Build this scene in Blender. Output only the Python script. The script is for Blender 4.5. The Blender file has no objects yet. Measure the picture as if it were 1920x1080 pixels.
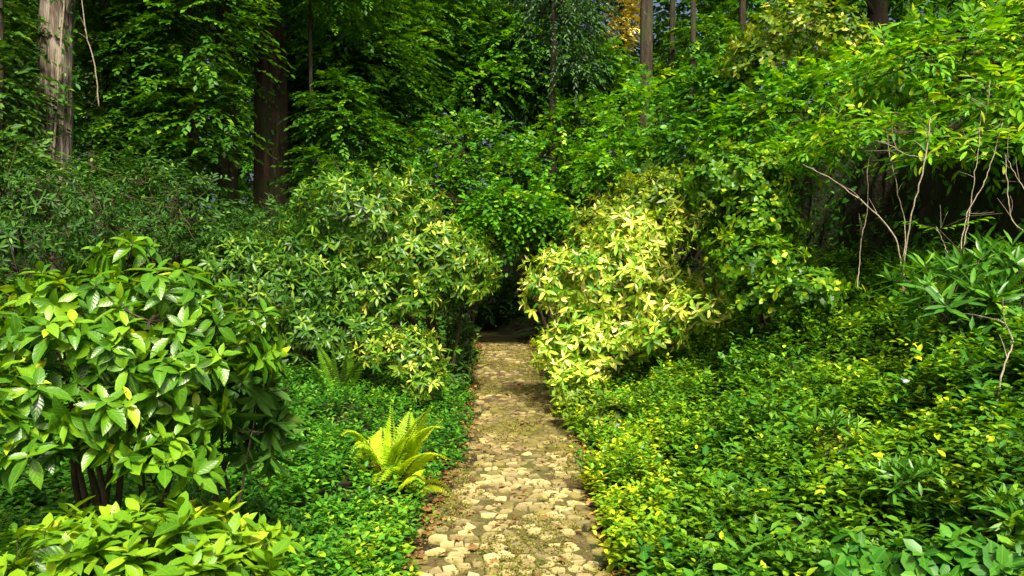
import bpy, math, random
import numpy as np
from mathutils import Matrix, Vector

random.seed(5)
rng = np.random.default_rng(11)
scene = bpy.context.scene
col = scene.collection

# ------------------------------------------------------------------ camera
FPX = 1478.0                     # focal length in pixels of the 1920 wide photo
CAMH = 1.6
PITCH = math.radians(1.32)
cam_d = bpy.data.cameras.new('camera')
cam_d.sensor_width = 36.0
cam_d.lens = 36.0 * FPX / 1920.0
cam_d.clip_start = 0.05
cam_d.clip_end = 2000.0
cam = bpy.data.objects.new('camera', cam_d)
col.objects.link(cam)
cam.location = (0, 0, CAMH)
cam.rotation_euler = (math.pi / 2 - PITCH, 0, 0)
scene.camera = cam

# ------------------------------------------------------------------ sky and sun
SUN_EL, SUN_AZ = math.radians(50), math.radians(168)   # azimuth clockwise from +Y: behind the camera, to the right
world = bpy.data.worlds.new('World')
scene.world = world
world.use_nodes = True
wn = world.node_tree
bg = wn.nodes['Background']
sky = wn.nodes.new('ShaderNodeTexSky')
sky.sky_type = 'NISHITA'
sky.sun_disc = False
sky.sun_elevation = SUN_EL
sky.sun_rotation = SUN_AZ
sky.air_density = 0.6
sky.dust_density = 9.0
sky.ozone_density = 0.3
bg.inputs['Strength'].default_value = 0.06
wn.links.new(sky.outputs[0], bg.inputs['Color'])

sun_d = bpy.data.lights.new('sun', 'SUN')
sun_d.energy = 3.5
sun_d.angle = math.radians(11)
sun_d.color = (1.0, 0.935, 0.73)
sun = bpy.data.objects.new('sun', sun_d)
col.objects.link(sun)
sdir = Vector((math.sin(SUN_AZ) * math.cos(SUN_EL), math.cos(SUN_AZ) * math.cos(SUN_EL), math.sin(SUN_EL)))
sun.rotation_euler = sdir.to_track_quat('Z', 'Y').to_euler()
sun.location = (6, -8, 20)

vs = scene.view_settings
vs.view_transform = 'Standard'
vs.look = 'None'
vs.gamma = 1.0
vs.use_curve_mapping = False
vs.exposure = 1.72
scene.cycles.max_bounces = 8
scene.cycles.transmission_bounces = 6
scene.cycles.diffuse_bounces = 4

# ------------------------------------------------------------------ helpers
def at(px, py, d):
    """world point seen at photo pixel (px, py) at distance d along +Y"""
    u, v = (px - 960) / FPX, (540 - py) / FPX
    y = math.cos(PITCH) + v * math.sin(PITCH)
    z = -math.sin(PITCH) + v * math.cos(PITCH)
    s = d / y
    return np.array([u * s, d, CAMH + z * s])

def project(P):
    """photo pixels and depth of world points (n,3)"""
    r = P - np.array([0, 0, CAMH])
    f = r[:, 1] * math.cos(PITCH) - r[:, 2] * math.sin(PITCH)
    u = r[:, 1] * math.sin(PITCH) + r[:, 2] * math.cos(PITCH)
    f = np.maximum(f, 1e-3)
    return 960 + FPX * r[:, 0] / f, 540 - FPX * u / f, f

def nrm(v):
    return v / np.maximum(np.linalg.norm(v, axis=-1, keepdims=True), 1e-9)

def sstep(a, b, x):
    t = np.clip((x - a) / (b - a), 0, 1)
    return t * t * (3 - 2 * t)

def wob(x, y, f=1.0, s=0.0):
    """cheap smooth noise, about -1..1"""
    return (np.sin(1.3 * f * x + 1.7 * f * y + s) + np.sin(2.9 * f * x - 1.1 * f * y + 2.1 + s * 1.3)
            + 0.6 * np.sin(-2.3 * f * x + 4.1 * f * y + 0.7 + s * 2.1) + 0.4 * np.sin(6.1 * f * x + 5.3 * f * y + s)) / 3.0

PY = np.array([-8., 0., 4.1, 5.2, 7.1, 8.5, 10.1, 12.2, 15.4, 17.5, 20., 24., 30.])
PX = np.array([0., 0., -.01, .02, .10, .09, .03, -.10, -.08, -.2, -.9, -2.6, -5.5])
def path_c(y):
    return np.interp(y, PY, PX)
PHALF = 0.53

def H(x, y):
    """terrain height: path in a dip, gentle rise left, bank with an earth face right"""
    x = np.asarray(x, float); y = np.asarray(y, float)
    s = x - path_c(y)
    n = wob(x, y, .9) * .06 + wob(x, y, 2.7, 3) * .025
    off = sstep(.55, 1.1, np.abs(s))
    cl = np.clip(3.9 - .25 * (y - 11), 1.9, 3.9) + .18 * wob(x * 0, y, 1.9, 1)
    sr = np.clip(s - .6, 0, None)
    sc_ = cl - .6
    zr = np.where(sr < sc_, .5 * sr, .5 * sc_ + .22 * np.minimum(sr - sc_, 8.))
    zr = zr + 1.35 * sstep(0, .5, s - cl)
    sl = np.clip(-s - .6, 0, None)
    zl = .17 * np.minimum(sl, 10) + .02 * sl
    far = .06 * np.clip(y - 18, 0, 60)
    return np.where(s > 0, zr, zl) + n * off + far * sstep(.5, 3, np.abs(s) + np.clip(y - 20, 0, 5))

def surf(px, py, h=0.0):
    """distance at which the ray through a photo pixel meets the ground raised by h"""
    d = 1.5
    while d < 30:
        p = at(px, py, d)
        if p[2] <= float(H(p[0], p[1])) + h: return d
        d += .02
    return d

def new_mesh(name, verts, loop_verts, loop_totals, attrs=None, smooth=True):
    me = bpy.data.meshes.new(name)
    nv, nl, nf = len(verts), len(loop_verts), len(loop_totals)
    me.vertices.add(nv); me.loops.add(nl); me.polygons.add(nf)
    me.vertices.foreach_set('co', np.asarray(verts, np.float32).ravel())
    me.loops.foreach_set('vertex_index', np.asarray(loop_verts, np.int32))
    st = np.concatenate(([0], np.cumsum(loop_totals)[:-1])).astype(np.int32)
    me.polygons.foreach_set('loop_start', st)
    me.polygons.foreach_set('use_smooth', np.full(nf, smooth))
    for k, v in (attrs or {}).items():
        a = me.attributes.new(k, 'FLOAT', 'POINT')
        a.data.foreach_set('value', np.asarray(v, np.float32))
    me.update(calc_edges=True)
    return me

class MB:
    """collects pieces of one mesh"""
    def __init__(self):
        self.v, self.l, self.t, self.n = [], [], [], 0
    def add(self, verts, faces):
        self.v.append(np.asarray(verts, float))
        for f in faces:
            self.l.extend([i + self.n for i in f]); self.t.append(len(f))
        self.n += len(verts)
    def tube(self, pts, rad, sides=6, rough=0.0, flute=0, seed=0):
        pts = np.asarray(pts, float); n = len(pts)
        rad = np.broadcast_to(np.asarray(rad, float), (n,))
        tan = nrm(np.gradient(pts, axis=0))
        ref = np.array([0.31, 0.95, 0.05]) if abs(tan[0][2]) > .6 else np.array([0., 0., 1.])
        e1 = nrm(np.cross(tan, ref)); e2 = np.cross(tan, e1)
        a = np.arange(sides) / sides * 2 * math.pi
        R = np.ones((n, sides))
        if rough:
            zz = np.arange(n)[:, None] * .55
            R += rough * (np.sin(a * 3 + zz * .6 + seed) * .5 + np.sin(a * 7 + zz * .35 + seed * 2) * .5 + .4 * np.sin(a * 2 - zz * 1.7 + seed))
        if flute:
            R += .05 * np.sin(a * flute + np.arange(n)[:, None] * .12)
        V = pts[:, None] + (rad[:, None] * R)[..., None] * (np.cos(a)[None, :, None] * e1[:, None] + np.sin(a)[None, :, None] * e2[:, None])
        F = []
        for i in range(n - 1):
            for j in range(sides):
                k = (j + 1) % sides
                F.append((i * sides + j, i * sides + k, (i + 1) * sides + k, (i + 1) * sides + j))
        F.append(tuple(range(sides))[::-1]); F.append(tuple((n - 1) * sides + j for j in range(sides)))
        self.add(V.reshape(-1, 3), F)
    def build(self, name, mat, parent=None, smooth=True):
        V = np.concatenate(self.v)
        if parent is not None:
            V = V - np.array(parent['_o'])
        me = new_mesh(name, V, self.l, self.t, smooth=smooth)
        return link(name, me, mat, parent)

def link(name, me, mat, parent=None):
    if mat is not None and len(me.materials) == 0:
        me.materials.append(mat)
    o = bpy.data.objects.new(name, me)
    col.objects.link(o)
    if parent is not None:
        o.parent = parent
    return o

def tag(o, label=None, cat=None, group=None, kind=None):
    if label: o['label'] = label
    if cat: o['category'] = cat
    if group: o['group'] = group
    if kind: o['kind'] = kind
    return o

def thing(name, base, label, cat, group=None):
    o = bpy.data.objects.new(name, None)
    o.empty_display_size = .1
    col.objects.link(o)
    o.location = base
    o['_o'] = [float(c) for c in base]
    return tag(o, label, cat, group)

# ------------------------------------------------------------------ materials
def nodes_of(name):
    m = bpy.data.materials.new(name); m.use_nodes = True
    nt = m.node_tree
    return m, nt, nt.nodes['Principled BSDF'], nt.nodes['Material Output']

def ramp(nt, stops):
    r = nt.nodes.new('ShaderNodeValToRGB')
    el = r.color_ramp.elements
    while len(el) > 1: el.remove(el[-1])
    el[0].position, el[0].color = stops[0][0], (*stops[0][1], 1)
    for p, c in stops[1:]:
        e = el.new(p); e.color = (*c, 1)
    return r

def leaf_mat(name, stops, rough=.42, transl=.28, edge=None, spec=.20, rib=.3, veins=False):
    """stops: colours over the per-leaf tint; edge: colour of variegated margins"""
    m, nt, p, out = nodes_of(name)
    N, L = nt.nodes, nt.links
    at_ = N.new('ShaderNodeAttribute'); at_.attribute_name = 'tint'
    ac = N.new('ShaderNodeAttribute'); ac.attribute_name = 'across'
    tc = N.new('ShaderNodeTexCoord')
    nz = N.new('ShaderNodeTexNoise'); nz.noise_dimensions = '4D'; nz.inputs['Scale'].default_value = 11; nz.inputs['Detail'].default_value = 3
    L.new(tc.outputs['Object'], nz.inputs['Vector'])
    oi = N.new('ShaderNodeObjectInfo')
    wm = N.new('ShaderNodeMath'); wm.operation = 'MULTIPLY'; L.new(oi.outputs['Random'], wm.inputs[0]); wm.inputs[1].default_value = 60
    L.new(wm.outputs[0], nz.inputs['W'])
    ad = N.new('ShaderNodeMath'); ad.operation = 'MULTIPLY_ADD'
    L.new(nz.outputs['Fac'], ad.inputs[0]); ad.inputs[1].default_value = .35
    sb = N.new('ShaderNodeMath'); sb.operation = 'SUBTRACT'; L.new(at_.outputs['Fac'], sb.inputs[0]); sb.inputs[1].default_value = .17
    L.new(sb.outputs[0], ad.inputs[2])
    r = ramp(nt, stops); L.new(ad.outputs[0], r.inputs['Fac'])
    c = r.outputs['Color']
    # paler midrib
    rb = N.new('ShaderNodeMapRange'); rb.inputs['From Min'].default_value = 0; rb.inputs['From Max'].default_value = .16
    rb.inputs['To Min'].default_value = rib; rb.inputs['To Max'].default_value = 0
    L.new(ac.outputs['Fac'], rb.inputs['Value'])
    mx = N.new('ShaderNodeMix'); mx.data_type = 'RGBA'
    L.new(rb.outputs[0], mx.inputs['Factor']); L.new(c, mx.inputs['A']); mx.inputs['B'].default_value = (.22, .30, .06, 1)
    c = mx.outputs['Result']
    if veins:
        al = N.new('ShaderNodeAttribute'); al.attribute_name = 'along'
        v1 = N.new('ShaderNodeMath'); v1.operation = 'MULTIPLY_ADD'; L.new(ac.outputs['Fac'], v1.inputs[0]); v1.inputs[1].default_value = -.22; L.new(al.outputs['Fac'], v1.inputs[2])
        v2 = N.new('ShaderNodeMath'); v2.operation = 'MULTIPLY'; L.new(v1.outputs[0], v2.inputs[0]); v2.inputs[1].default_value = 44
        v3 = N.new('ShaderNodeMath'); v3.operation = 'SINE'; L.new(v2.outputs[0], v3.inputs[0])
        bp = N.new('ShaderNodeBump'); bp.inputs['Strength'].default_value = .12; bp.inputs['Distance'].default_value = .004
        L.new(v3.outputs[0], bp.inputs['Height']); L.new(bp.outputs[0], p.inputs['Normal'])
        vr = N.new('ShaderNodeMapRange'); vr.inputs['From Min'].default_value = .75; vr.inputs['From Max'].default_value = 1; vr.inputs['To Max'].default_value = .10
        L.new(v3.outputs[0], vr.inputs['Value'])
        vm = N.new('ShaderNodeMix'); vm.data_type = 'RGBA'; L.new(vr.outputs[0], vm.inputs['Factor']); L.new(c, vm.inputs['A']); vm.inputs['B'].default_value = (.25, .34, .05, 1)
        sp2 = N.new('ShaderNodeMapRange'); sp2.inputs['From Min'].default_value = .66; sp2.inputs['From Max'].default_value = .72; sp2.inputs['To Max'].default_value = .7
        L.new(nz.outputs['Fac'], sp2.inputs['Value'])
        sm = N.new('ShaderNodeMix'); sm.data_type = 'RGBA'; L.new(sp2.outputs[0], sm.inputs['Factor']); L.new(vm.outputs['Result'], sm.inputs['A']); sm.inputs['B'].default_value = (.16, .09, .02, 1)
        c = sm.outputs['Result']
    if edge:
        er = N.new('ShaderNodeMapRange'); er.inputs['From Min'].default_value = .25; er.inputs['From Max'].default_value = .75
        L.new(ac.outputs['Fac'], er.inputs['Value'])
        e2 = N.new('ShaderNodeMix'); e2.data_type = 'RGBA'
        L.new(er.outputs[0], e2.inputs['Factor']); L.new(c, e2.inputs['A']); e2.inputs['B'].default_value = (*edge, 1)
        c = e2.outputs['Result']
    L.new(c, p.inputs['Base Color'])
    p.inputs['Roughness'].default_value = rough
    p.inputs['Specular IOR Level'].default_value = spec
    tr = N.new('ShaderNodeBsdfTranslucent')
    hs = N.new('ShaderNodeHueSaturation'); hs.inputs['Hue'].default_value = .485; hs.inputs['Value'].default_value = 1.5; hs.inputs['Saturation'].default_value = 1.1
    L.new(c, hs.inputs['Color']); L.new(hs.outputs[0], tr.inputs['Color'])
    ms = N.new('ShaderNodeMixShader'); ms.inputs[0].default_value = transl
    L.new(p.outputs[0], ms.inputs[1]); L.new(tr.outputs[0], ms.inputs[2]); L.new(ms.outputs[0], out.inputs['Surface'])
    return m

def noise_mat(name, stops, scale=(6, 6, 6), detail=6, rough=.9, bump=.3, bscale=4.0, extra=None):
    m, nt, p, out = nodes_of(name)
    N, L = nt.nodes, nt.links
    tc = N.new('ShaderNodeTexCoord'); mp = N.new('ShaderNodeMapping'); mp.inputs['Scale'].default_value = scale
    L.new(tc.outputs['Object'], mp.inputs['Vector'])
    nz = N.new('ShaderNodeTexNoise'); nz.inputs['Scale'].default_value = 1; nz.inputs['Detail'].default_value = detail; nz.inputs['Roughness'].default_value = .62
    L.new(mp.outputs[0], nz.inputs['Vector'])
    r = ramp(nt, stops); L.new(nz.outputs['Fac'], r.inputs['Fac'])
    c = r.outputs['Color']
    if extra:                                  # second colour in patches of its own
        ecol, esc, lo, hi = extra
        n2 = N.new('ShaderNodeTexNoise'); n2.inputs['Scale'].default_value = esc; n2.inputs['Detail'].default_value = 5
        L.new(tc.outputs['Object'], n2.inputs['Vector'])
        mr = N.new('ShaderNodeMapRange'); mr.inputs['From Min'].default_value = lo; mr.inputs['From Max'].default_value = hi
        L.new(n2.outputs['Fac'], mr.inputs['Value'])
        mx = N.new('ShaderNodeMix'); mx.data_type = 'RGBA'
        L.new(mr.outputs[0], mx.inputs['Factor']); L.new(c, mx.inputs['A']); mx.inputs['B'].default_value = (*ecol, 1)
        c = mx.outputs['Result']
    L.new(c, p.inputs['Base Color'])
    p.inputs['Roughness'].default_value = rough
    p.inputs['Specular IOR Level'].default_value = .25
    n3 = N.new('ShaderNodeTexNoise'); n3.inputs['Scale'].default_value = bscale; n3.inputs['Detail'].default_value = 8
    L.new(mp.outputs[0], n3.inputs['Vector'])
    b = N.new('ShaderNodeBump'); b.inputs['Strength'].default_value = bump; b.inputs['Distance'].default_value = .03
    L.new(n3.outputs['Fac'], b.inputs['Height']); L.new(b.outputs[0], p.inputs['Normal'])
    return m

M = {}
M['soil'] = noise_mat('soil', [(.25, (.007, .006, .003)), (.5, (.016, .012, .005)), (.75, (.040, .028, .011))], (5, 5, 5), bump=.9,
                      extra=((.016, .026, .005), 1.3, .46, .60))
M['path_bed'] = noise_mat('path_bed', [(.25, (.030, .020, .009)), (.5, (.075, .050, .020)), (.72, (.14, .098, .040))], (9, 9, 9), bump=.8,
                          extra=((.060, .062, .012), 1.5, .45, .60))
M['stone'] = noise_mat('stone', [(.25, (.18, .13, .05)), (.5, (.43, .34, .16)), (.75, (.60, .52, .30))], (5, 5, 5), bump=.6, rough=.85,
                       extra=((.12, .105, .022), 2.1, .44, .60))
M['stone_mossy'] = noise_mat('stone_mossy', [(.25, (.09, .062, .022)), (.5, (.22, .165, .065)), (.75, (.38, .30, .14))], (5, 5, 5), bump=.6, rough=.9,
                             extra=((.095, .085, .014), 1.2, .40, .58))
def vary_stones(m):
    nt = m.node_tree; N, L = nt.nodes, nt.links
    p = N['Principled BSDF']; src = p.inputs['Base Color'].links[0].from_socket
    geo = N.new('ShaderNodeNewGeometry')
    mr = N.new('ShaderNodeMapRange'); mr.inputs['To Min'].default_value = .48; mr.inputs['To Max'].default_value = 1.22
    oi = N.new('ShaderNodeObjectInfo')
    ad = N.new('ShaderNodeMath'); ad.operation = 'ADD'; L.new(geo.outputs['Random Per Island'], ad.inputs[0]); L.new(oi.outputs['Random'], ad.inputs[1])
    fr = N.new('ShaderNodeMath'); fr.operation = 'FRACT'; L.new(ad.outputs[0], fr.inputs[0])
    L.new(fr.outputs[0], mr.inputs['Value'])
    hs = N.new('ShaderNodeHueSaturation'); L.new(mr.outputs[0], hs.inputs['Value']); L.new(src, hs.inputs['Color'])
    L.new(hs.outputs[0], p.inputs['Base Color'])
vary_stones(M['stone']); vary_stones(M['stone_mossy'])
M['bark_pale'] = noise_mat('bark_pale', [(.40, (.020, .015, .011)), (.5, (.11, .086, .064)), (.62, (.29, .25, .195))], (13, 13, 1.6), bump=1.0,
                           extra=((.05, .075, .018), 1.7, .55, .72))
M['bark_dark'] = noise_mat('bark_dark', [(.3, (.010, .007, .005)), (.5, (.030, .021, .013)), (.75, (.075, .054, .033))], (14, 14, 1.8), bump=1.0,
                           extra=((.03, .05, .010), 1.6, .50, .70))
M['bark_red'] = noise_mat('bark_red', [(.3, (.014, .009, .006)), (.5, (.046, .030, .018)), (.75, (.11, .076, .046))], (14, 14, 1.5), bump=1.0,
                          extra=((.035, .055, .012), 1.4, .50, .68))
M['twig'] = noise_mat('twig', [(.3, (.022, .016, .009)), (.7, (.065, .05, .028))], (20, 20, 20), bump=.2)
M['vine'] = noise_mat('vine', [(.3, (.10, .08, .055)), (.7, (.26, .22, .16))], (30, 30, 30), bump=.3)
M['litter'] = leaf_mat('litter', [(0, (.05, .022, .008)), (.5, (.15, .075, .022)), (1, (.30, .18, .05))], rough=.8, transl=.1)
M['moss'] = leaf_mat('moss', [(0, (.05, .055, .008)), (.5, (.13, .13, .018)), (1, (.25, .21, .04))], rough=.8, transl=.2)

G = lambda a, b, c, d=None: [(0, a), (.45, b), (.8, c)] + ([(1, d)] if d else [])
M['broad'] = leaf_mat('broad_leaf', G((.010, .052, .004), (.054, .168, .006), (.155, .31, .010), (.40, .45, .02)), rough=.33, transl=.30, spec=.40, veins=True)
M['broad_lime'] = leaf_mat('broad_leaf_lime', G((.022, .095, .005), (.105, .25, .007), (.26, .40, .012), (.52, .52, .03)), rough=.38, transl=.32, spec=.32, veins=True)
M['rhodo'] = leaf_mat('rhodo_leaf', G((.010, .050, .004), (.040, .130, .007), (.15, .26, .014), (.44, .48, .07)), rough=.38, transl=.28, spec=.28)
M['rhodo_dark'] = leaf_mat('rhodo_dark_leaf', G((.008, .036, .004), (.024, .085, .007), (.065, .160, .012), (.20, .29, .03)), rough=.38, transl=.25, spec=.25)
M['yellow'] = leaf_mat('variegated_leaf', G((.035, .14, .008), (.19, .33, .02), (.54, .57, .07), (.84, .78, .30)), rough=.38, transl=.28, rib=.0,
                       edge=None)
M['yellow_green'] = leaf_mat('yellow_green_leaf', G((.025, .075, .006), (.09, .17, .012), (.26, .31, .02), (.48, .42, .06)), rough=.36, transl=.3)
M['cover'] = leaf_mat('cover_leaf', G((.009, .046, .003), (.050, .155, .006), (.145, .295, .009), (.40, .46, .012)), rough=.40, transl=.3)
M['cover_left'] = leaf_mat('cover_left_leaf', G((.008, .054, .006), (.034, .146, .010), (.085, .250, .014), (.26, .40, .015)), rough=.40, transl=.3)
M['bright'] = leaf_mat('bright_leaf', G((.013, .074, .004), (.052, .200, .007), (.145, .35, .010), (.38, .47, .02)), rough=.4, transl=.38)
M['bank'] = leaf_mat('bank_leaf', G((.008, .052, .007), (.028, .130, .011), (.070, .22, .014), (.19, .33, .03)), rough=.38, transl=.28)
M['mid'] = leaf_mat('mid_leaf', G((.008, .046, .004), (.030, .120, .006), (.080, .215, .008), (.24, .36, .015)), rough=.42, transl=.3)
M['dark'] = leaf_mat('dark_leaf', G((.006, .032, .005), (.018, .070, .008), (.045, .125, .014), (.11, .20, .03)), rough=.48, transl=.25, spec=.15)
M['blue'] = leaf_mat('blue_green_leaf', G((.010, .035, .014), (.026, .070, .030), (.070, .130, .06), (.14, .20, .10)), rough=.35, transl=.2)
M['conifer'] = leaf_mat('conifer_leaf', G((.010, .026, .010), (.028, .056, .022), (.065, .095, .045), (.13, .15, .08)), rough=.5, transl=.2)
M['lance'] = leaf_mat('lance_leaf', G((.010, .060, .006), (.036, .140, .012), (.09, .23, .018), (.18, .33, .03)), rough=.36, transl=.28, spec=.30)
M['fern'] = leaf_mat('fern_leaf', G((.16, .30, .008), (.32, .50, .012), (.50, .62, .02), (.62, .66, .05)), rough=.55, transl=.5)
M['fern_dead'] = leaf_mat('fern_dead_leaf', G((.06, .022, .008), (.14, .05, .018), (.22, .09, .03)), rough=.8, transl=.2)
M['gold_light'] = leaf_mat('gold_light_leaf', G((.60, .46, .03), (.85, .70, .08), (.92, .82, .25)), rough=.5, transl=.12)  # golden light between the far crowns, painted as leaf colour

# ------------------------------------------------------------------ leaf shapes (x across, y along, z up from the face)
def leaf_template(ts, ws, fold=.05, droop=.22, wave=0.0):
    V = [(0, 0, 0)]; A = [0.]; F = []
    for i, (t, w) in enumerate(zip(ts, ws)):
        z = -droop * t * t
        wv = wave * (1 if i % 2 else -1)
        V += [(-w, t, z + fold + wv), (0, t, z), (w, t, z + fold - wv)]; A += [1., 0., 1.]
    V.append((0, 1, -droop)); A.append(0.)
    n = len(ts)
    F += [(0, 2, 1), (0, 3, 2)]
    for i in range(n - 1):
        a, b = 1 + 3 * i, 4 + 3 * i
        F += [(a, a + 1, b + 1, b), (a + 1, a + 2, b + 2, b + 1)]
    a = 1 + 3 * (n - 1); t_ = 1 + 3 * n
    F += [(a, a + 1, t_), (a + 1, a + 2, t_)]
    return np.array(V, float), F, np.array(A)

T = {
    'broad': leaf_template((.2, .48, .76), (.15, .215, .145), .065, .26, .008),
    'broad_flat': leaf_template((.2, .48, .76), (.15, .225, .150), .055, .14, .008),
    'rhodo': leaf_template((.3, .7), (.13, .135), .03, .16),
    'lance': leaf_template((.3, .7), (.085, .08), .02, .12),
    'small': (np.array([(0, 0, 0), (-.30, .5, .06), (0, 1, -.08), (.30, .5, .06)], float), [(0, 2, 1), (0, 3, 2)], np.array([0., 1, 0, 1])),
    'leaf6': (np.array([(0, 0, 0), (-.24, .28, .05), (-.25, .62, .03), (0, 1, -.12), (.25, .62, .03), (.24, .28, .05)], float), [(0, 3, 2, 1), (0, 5, 4, 3)], np.array([0., 1, 1, 0, 1, 1])),
    'oval': leaf_template((.25, .68), (.25, .26), .03, .12),
    'fernlet': (np.array([(0, 0, 0), (-.12, .4, .02), (0, 1, -.1), (.12, .4, .02)], float), [(0, 2, 1), (0, 3, 2)], np.array([0., 1, 0, 1])),
    'narrow': (np.array([(0, 0, 0), (-.16, .45, .03), (0, 1, -.08), (.16, .45, .03)], float), [(0, 2, 1), (0, 3, 2)], np.array([0., 1, 0, 1])),
}

class Leaves:
    """arrays of leaf frames: base point, axis, face normal, length, tint"""
    def __init__(self):
        self.P, self.A, self.N, self.L, self.T = [], [], [], [], []
    def add(self, P, A, N, L, tint):
        self.P.append(P); self.A.append(A); self.N.append(N); self.L.append(np.broadcast_to(L, (len(P),))); self.T.append(np.broadcast_to(tint, (len(P),)))
    def done(self):
        P, A, N = np.concatenate(self.P), nrm(np.concatenate(self.A)), np.concatenate(self.N)
        B = nrm(np.cross(A, N)); N = np.cross(B, A)
        return P, A, N, B, np.concatenate(self.L), np.clip(np.concatenate(self.T), 0, 1)

def leaf_mesh(name, fr, tmpl, mat, parent, sel=None, kind=None):
    P, A, N, B, L, TT = fr
    if sel is not None:
        P, A, N, B, L, TT = P[sel], A[sel], N[sel], B[sel], L[sel], TT[sel]
    if len(P) == 0: return None
    V, F, AC = T[tmpl]
    m, n = len(V), len(P)
    W = P[:, None] + L[:, None, None] * (V[None, :, 0, None] * B[:, None] + V[None, :, 1, None] * A[:, None] + V[None, :, 2, None] * N[:, None])
    if parent is not None: W = W - np.array(parent['_o'])
    fl = np.concatenate([np.array(f) for f in F]); ft = np.array([len(f) for f in F])
    loops = (fl[None] + (np.arange(n) * m)[:, None]).ravel()
    me = new_mesh(name, W.reshape(-1, 3), loops, np.tile(ft, n), {'tint': np.repeat(TT, m), 'across': np.tile(AC, n), 'along': np.tile(V[:, 1], n)})
    o = link(name, me, mat, parent)
    if kind: o['kind'] = kind
    return o

_leaf_cache = {}
def leaf_variant(tmpl, mat, q):
    k = (tmpl, mat.name, q)
    if k not in _leaf_cache:
        V, F, AC = T[tmpl]
        me = new_mesh('leaf', V, np.concatenate([np.array(f) for f in F]), [len(f) for f in F],
                      {'tint': np.full(len(V), (q + .5) / 12), 'across': AC, 'along': V[:, 1]})
        me.materials.append(mat); _leaf_cache[k] = me
    return _leaf_cache[k]

def pick_front(fr, nmax, cell):
    """indices of the leaves that show largest: nearest per image cell, then by size in the picture"""
    P, A, N, B, L, TT = fr
    C = P + A * (L * .5)[:, None]
    u, v, f = project(C)
    view = nrm(C - np.array([0, 0, CAMH]))
    face = np.abs((N * view).sum(1)) * .8 + .2
    size = (L / f) ** 2 * face
    ok = (u > -20) & (u < 1940) & (v > -20) & (v < 1100)
    key = {}
    cu, cv = (u / cell).astype(int), (v / cell).astype(int)
    for i in np.argsort(f):
        if ok[i] and (cu[i], cv[i]) not in key:
            key[(cu[i], cv[i])] = i
    idx = np.array(list(key.values()), int)
    if len(idx) == 0: return idx
    return idx[np.argsort(-size[idx])][:nmax]

def emit(root, fr, tmpl, mat, single=0, cell=14):
    """leaves of one plant: the largest in view as parts of their own, the rest as one mass"""
    sel = np.ones(len(fr[0]), bool)
    if single:
        idx = pick_front(fr, single, cell); sel[idx] = False
        P, A, N, B, L, TT = fr
        o0 = np.array(root['_o'])
        for i in idx:
            o = bpy.data.objects.new('leaf', leaf_variant(tmpl, mat, int(min(11, TT[i] * 12))))
            col.objects.link(o); o.parent = root
            l = L[i]
            mt = Matrix.Identity(4)
            for r in range(3):
                mt[r][0], mt[r][1], mt[r][2], mt[r][3] = B[i][r] * l, A[i][r] * l, N[i][r] * l, P[i][r] - o0[r]
            o.matrix_basis = mt
    leaf_mesh('foliage', fr, tmpl, mat, root, sel, 'stuff')

# ------------------------------------------------------------------ growth: where shoots stand and how leaves sit on them
def lobes_px(lst):
    """(px, py, half width px, half height px, distance, half depth m) -> centre, radii"""
    out = []
    for px, py, rx, ry, d, rd in lst:
        out.append((at(px, py, d), np.array([rx * d / FPX, rd, ry * d / FPX])))
    return out

def shoots(lobes, n, r0=.72, r1=1.04, down=-.35, lump=.16, seed=0, clear=.06):
    """points in the outer shell of the lobes with their outward direction"""
    vol = np.array([np.prod(r) ** (2 / 3) for c, r in lobes]); vol = vol / vol.sum()
    Ps, Os = [], []
    for k, (c, r) in enumerate(lobes):
        m = int(n * vol[k] * 1.9) + 4
        u = nrm(rng.normal(size=(m, 3)))
        keep = u[:, 2] > down - .3 * rng.random(m)
        u = u[keep]
        q = rng.random(len(u)) ** .6 * (r1 - r0) + r0
        q += np.where(rng.random(len(u)) < .14, rng.uniform(.05, .28, len(u)), 0)      # shoots that stick out
        q *= 1 + lump * wob(u[:, 0] * 3 + u[:, 2] * 2, u[:, 1] * 3 + u[:, 2], 1.2, seed + k)
        P = c + u * r * q[:, None]
        O = nrm(u / r)
        ok = P[:, 2] > H(P[:, 0], P[:, 1]) + clear
        for j, (c2, r2) in enumerate(lobes):
            if j != k:
                ok &= np.linalg.norm((P - c2) / r2, axis=1) > .68
        Ps.append(P[ok]); Os.append(O[ok])
    P, O = np.concatenate(Ps), np.concatenate(Os)
    if len(P) > n:
        i = rng.choice(len(P), n, replace=False); P, O = P[i], O[i]
    return P, O

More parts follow.
